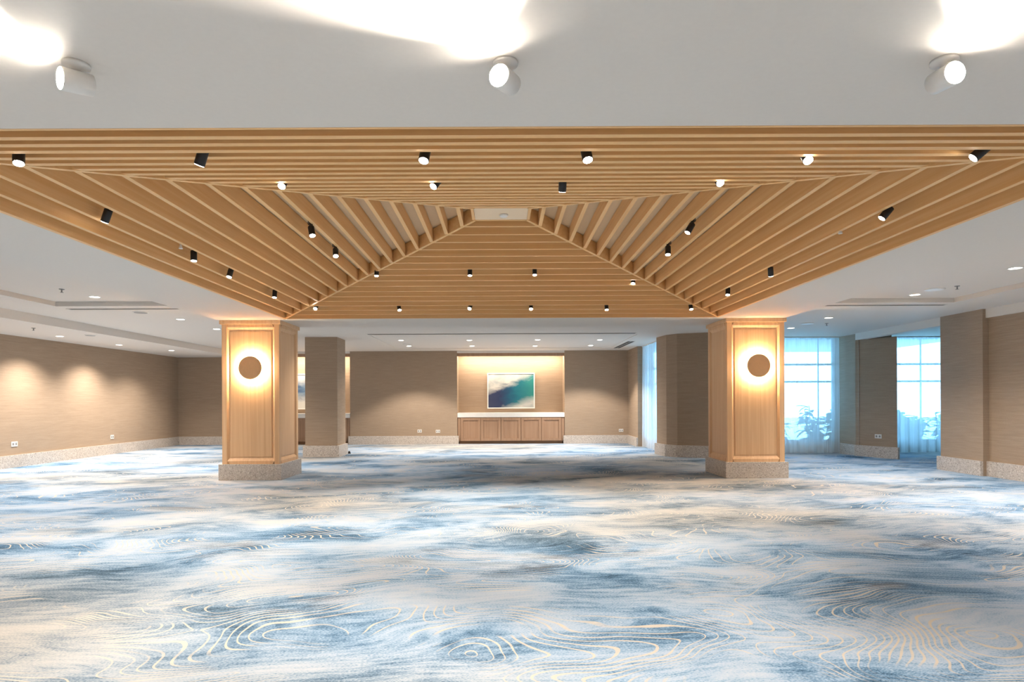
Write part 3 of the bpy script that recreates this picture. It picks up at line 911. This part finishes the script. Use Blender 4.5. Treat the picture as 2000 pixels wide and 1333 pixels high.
for x, y, z, lb, pw in [
    (-6.04, 9.28, Z_TRAY, 'downlight in the left ceiling tray beside the timber coffer', 1),
    (-5.81, 11.31, Z_CEIL, 'downlight on the left ceiling left of the timber column', 1),
    (-5.86, 12.85, Z_CEIL, 'downlight just left of the left timber column top', 1),
    (-2.86, 11.9, Z_CEIL, 'tiny downlight just right of the left timber column top', .6),
    (-2.54, 17.14, T2, 'leftmost downlight in the row nearest the back wall', .5),
    (-.81, 17.22, T2, 'second downlight from the left near the back wall', .5),
    (.93, 17.31, T2, 'third downlight from the left near the back wall', .5),
    (2.46, 17.23, T2, 'rightmost downlight in the row nearest the back wall', .5),
    (-2.5, 15.53, T2, 'leftmost downlight in the second row from the back wall', .5),
    (-.8, 15.6, T2, 'second downlight from the left in the second row from the back wall', .5),
    (.9, 15.55, T2, 'third downlight from the left in the second row from the back wall', .5),
    (2.46, 15.62, T2, 'rightmost downlight in the second row from the back wall', .5),
    (6.19, 7.52, Z_TRAY, 'downlight in the right ceiling tray at the photo edge', 1.1),
    (6.23, 9.41, Z_TRAY, 'downlight in the right ceiling tray near the air slot', 1),
    (6.02, 11.49, Z_CEIL, 'downlight on the right ceiling beyond the air slot', .6),
    (6.08, 13.12, Z_CEIL, 'downlight on the right ceiling nearest the wide curtain', .35),
    (-8.98, 14.67, Z_SOF, 'small lit downlight over the left wall', 1.5),
    (-8.63, 16.34, Z_SOF, 'faint downlight toward the far end of the left wall', 1.2)]:
    if y > 17 and abs(x) > 2:
        downlight(x, y, z, lb, 1.3, 112, blend=.35)      # these two graze the back wall
    else:
        downlight(x, y, z, lb, pw)
# unseen downlights added past the visible rows, to light the room
for x, y, z in [(-8.98, 12.7, Z_SOF), (-8.98, 10.6, Z_SOF), (-6.04, 7.3, Z_TRAY), (-6.04, 5.2, Z_TRAY), (-6.04, 3.0, Z_TRAY), (6.2, 5.4, Z_TRAY), (6.2, 3.2, Z_TRAY),
                (-3.0, .6, Z_SOF), (0, .6, Z_SOF), (3.0, .6, Z_SOF), (-3.0, -1.4, Z_SOF), (0, -1.4, Z_SOF), (3.0, -1.4, Z_SOF), (-6.2, .2, Z_CEIL), (6.2, .2, Z_CEIL)]:
    downlight(x, y, z, 'recessed downlight added past the visible rows to light the room', 1.5 if x < -8 else .5 if abs(x) < 4 else 1.3 if x > 4 else .8)

def ceiling_disc(x, y, z, r, label, cat):
    root = empty('ceiling_' + cat.replace(' ', '_'), (x, y, z), label, cat, 'round ceiling fittings')
    T = Matrix.Translation((x, y, z))
    MB().lathe([(r, 0), (r, -.006), (r * .92, -.012)], 28, T).build('rim', M['white_plastic'], root, True)
    MB().lathe([(r * .86, -.012), (r * .84, -.015)], 28, T).build('grille', M['grey_metal'] if cat == 'speaker' else M['white_plastic'], root)
ceiling_disc(-6.0, 10.39, Z_CEIL, .12, 'flat round speaker on the left ceiling beyond the air slot', 'speaker')
ceiling_disc(-8.25, 12.53, Z_SOF, .10, 'round dark speaker on the lowered ceiling over the left wall', 'speaker')
ceiling_disc(6.20, 8.94, Z_TRAY, .13, 'round disc on the right ceiling tray beside the sprinkler', 'detector')
ceiling_disc(6.04, 12.33, Z_CEIL, .12, 'round disc on the right ceiling above the wide curtain', 'detector')
ceiling_disc(-2.5, 16.52, T2, .11, 'round disc beside the leftmost downlight near the back wall', 'detector')
def sprinkler(x, y, z, label):
    root = empty('fire_sprinkler', (x, y, z), label, 'sprinkler', 'ceiling sprinklers')
    T = Matrix.Translation((x, y, z))
    MB().lathe([(.035, 0), (.03, -.008), (.01, -.01), (.008, -.045)], 16, T).build('stem', M['grey_metal'], root, True)
    MB().lathe([(.022, -.045), (.022, -.049)], 16, T).build('deflector', M['grey_metal'], root)
sprinkler(-6.08, 8.64, Z_TRAY, 'small sprinkler in the left ceiling tray')
sprinkler(-8.45, 11.28, Z_SOF, 'small sprinkler on the lowered ceiling over the left wall')
sprinkler(6.35, 8.70, Z_TRAY, 'small sprinkler in the right ceiling tray')
sprinkler(6.43, 12.35, Z_CEIL, 'small sprinkler on the right ceiling above the wide curtain')
for p, lb in (((-3.0, 5.85, zs_(3.538 - 3.0) + .10), 'tiny pale sprinkler between slats of the left slope'), ((2.96, 5.45, zs_(3.538 - 2.96) + .10), 'tiny pale sprinkler between slats of the right slope')):
    root = empty('coffer_sprinkler', p, lb, 'sprinkler', 'sprinklers in the coffer')
    T = Matrix.Translation(p)
    MB().lathe([(.009, .05), (.009, -.10), (.014, -.102), (.014, -.115)], 14, T).build('stem', M['white_plastic'], root)
    MB().lathe([(.018, -.115), (.018, -.122)], 14, T).build('deflector', M['white_plastic'], root)

def air_slot(x0, x1, y0, y1, z, label, bars):
    root = empty('air_slot', ((x0 + x1) / 2, (y0 + y1) / 2, z), label, 'air vent', 'linear ceiling air slots')
    MB().box(x0, x1, y0, y1, z - .002, z - .0005).build('opening', M['slot'], root)
    f2 = MB()
    t_ = .012
    f2.box(x0 - t_, x1 + t_, y0 - t_, y0, z - .006, z - .0005).box(x0 - t_, x1 + t_, y1, y1 + t_, z - .006, z - .0005)
    f2.box(x0 - t_, x0, y0, y1, z - .006, z - .0005).box(x1, x1 + t_, y0, y1, z - .006, z - .0005)
    f2.build('frame', M['ceiling'], root)
    for i in range(bars):
        u = (i + 1) / (bars + 1)
        if x1 - x0 > y1 - y0:
            yy = y0 + (y1 - y0) * u
            MB().box(x0, x1, yy - .006, yy + .006, z - .005, z - .001).build('blade', M['ceiling'], root)
        else:
            xx = x0 + (x1 - x0) * u
            MB().box(xx - .006, xx + .006, y0, y1, z - .005, z - .001).build('blade', M['ceiling'], root)
air_slot(-3.0, 3.0, 13.92, 14.06, Z_CEIL, 'long thin air slot across the ceiling before the back wall', 0)
air_slot(-6.94, -4.9, 9.98, 10.07, Z_CEIL, 'thin dark air slot on the left ceiling', 0)
air_slot(5.0, 7.08, 9.93, 10.02, Z_CEIL, 'thin dark air slot on the right ceiling', 0)
air_slot(3.22, 3.40, 15.9, 18.0, Z_CEIL, 'double air slot running toward the far curtain', 1)
